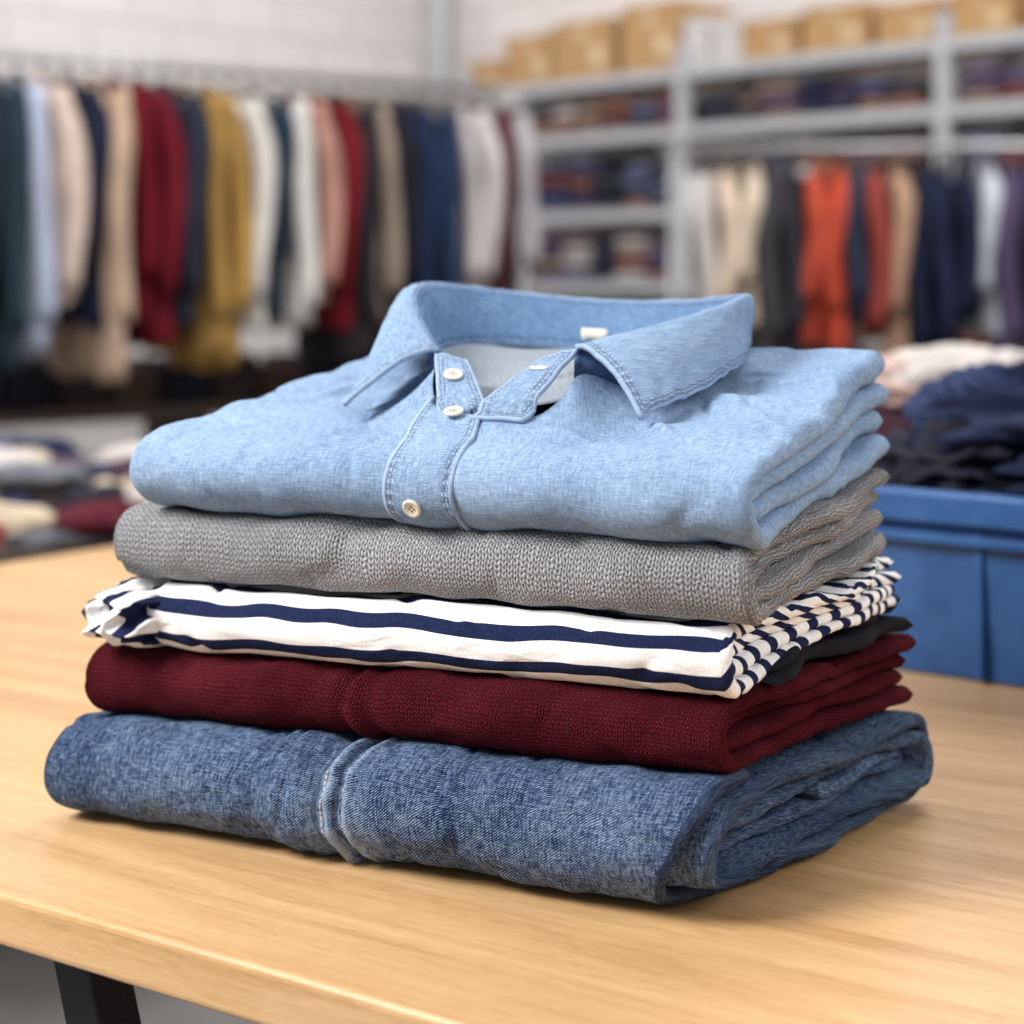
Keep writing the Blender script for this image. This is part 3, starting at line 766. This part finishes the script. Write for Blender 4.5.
def cbox(x,w,h,dep,y=0.2):
    bb=MB(); z=levels[-1]+0.0065
    bb.box((x,y,z+h/2),(w,dep,h),0,SHM_); bb.box((x,y,z+h+0.001),(w*0.16,dep+0.002,0.003),1,SHM_); bb.box((x,y-dep/2-0.001,z+h*0.86),(w*0.16,0.003,h*0.26),1,SHM_)
    bb.box((x+w*0.25,y-dep/2-0.001,z+h*0.4),(w*0.25,0.003,h*0.3),1,SHM_)
    bb.box((x,y,z+h-0.004),(w+0.012,dep+0.012,0.03),0,SHM_)
    bb.obj('cardboard_box',[m_card,m_tape],smooth=False,bevel=0.004)
for x,w,h in [(0.22,0.24,0.13),(0.52,0.30,0.22),(0.88,0.36,0.25),(1.29,0.32,0.28),(1.95,0.26,0.15),(2.28,0.30,0.17),(2.62,0.26,0.15),(2.95,0.24,0.16),(3.3,0.3,0.17)]:
    cbox(x,w,h,0.32)
b=MB()
for x,w,h in [(1.55,0.14,0.2),(1.72,0.16,0.17)]: 
    b.box((x,0.2,levels[-1]+0.0065+h/2),(w,0.3,h),0,SHM_); b.box((x,0.2,levels[-1]+h),(w+0.01,0.31,0.03),0,SHM_)
b.obj('storage_box',[plain('pale_box',(196,192,190))],smooth=False,bevel=0.005)

# ---------------------------------------------------------------- room
def wall(name,p,q,h=4.2,th=0.1,flip=1):
    p=Vector(p);q=Vector(q);d=(q-p);Lw=d.length;d.normalize();nn=Vector((-d.y,d.x))*th*flip
    b=MB()
    rows=[[Vector((p.x+d.x*Lw*i,p.y+d.y*Lw*i,h*k)) for i in (0,1)] for k in (0,1)]
    b.grid(rows,[[(Lw*i,h*k) for i in (0,1)] for k in (0,1)],0)
    rows=[[r+Vector((nn.x,nn.y,0)) for r in rr] for rr in rows]
    b.grid(rows,[[(Lw*i,h*k) for i in (0,1)] for k in (0,1)],0)
    b.obj(name,[m_brick],smooth=False)
corner=(-0.40,9.83)
wall('wall_left',(-5.6,4.7),corner)
wall('wall_back',corner,(corner[0]+0.655*9,corner[1]-0.755*9))
b=MB(); b.box((0,4.5,-0.05),(16,16,0.1)); b.obj('floor',[m_floor],smooth=False,origin=(0,0,0))
b=MB(); b.tube([(-0.36,9.55,0),(-0.36,9.55,4.2)],0.05,0,16); b.obj('wall_pipe',[m_steel])

# ---------------------------------------------------------------- lights
def area(name,loc,target,size,power,col=(1,1,1)):
    l=bpy.data.lights.new(name,'AREA'); l.size=size; l.energy=power; l.color=col
    o=bpy.data.objects.new(name,l); o.location=loc; scn.collection.objects.link(o)
    o.rotation_euler=(Vector(target)-Vector(loc)).to_track_quat('-Z','Y').to_euler()
area('fill_light',(-1.6,0.5,2.3),(0.05,1.1,0.85),0.9,80,(1,0.97,0.93))
area('fill_light',(0.9,3.0,3.0),(0.1,1.4,0.8),1.2,46,(1,0.98,0.95))
area('fill_light',(2.3,0.2,2.4),(0.1,1.2,0.85),1.2,34,(1,0.985,0.96))  # fill lamp added right-front to brighten the stack's right side, not a ceiling fixture
area('fill_light',(-1.8,3.6,3.6),(-1.4,6.0,1.2),1.8,92,(1,0.98,0.96))
area('fill_light',(1.8,4.2,3.6),(1.2,6.8,1.3),1.8,88,(1,0.98,0.96))
area('fill_light',(-1.2,6.6,4.0),(-1.0,9.0,2.3),1.5,42,(1,0.98,0.96))
w=bpy.data.worlds.new('World'); scn.world=w; w.use_nodes=True
w.node_tree.nodes['Background'].inputs[0].default_value=(0.98,0.98,1.0,1); w.node_tree.nodes['Background'].inputs[1].default_value=0.40

# ---------------------------------------------------------------- camera
cam=bpy.data.cameras.new('Camera'); co=bpy.data.objects.new('Camera',cam); scn.collection.objects.link(co); scn.camera=co
co.location=(0,0,TZ+0.334); co.rotation_euler=(math.pi/2,0,0)
cam.sensor_width=36; cam.lens=1900*36/1024; cam.shift_y=-242/1024
cam.dof.use_dof=True; cam.dof.focus_distance=1.03; cam.dof.aperture_fstop=4.8
cam.clip_start=0.05
scn.view_settings.view_transform='Standard'
scn.view_settings.look='None'
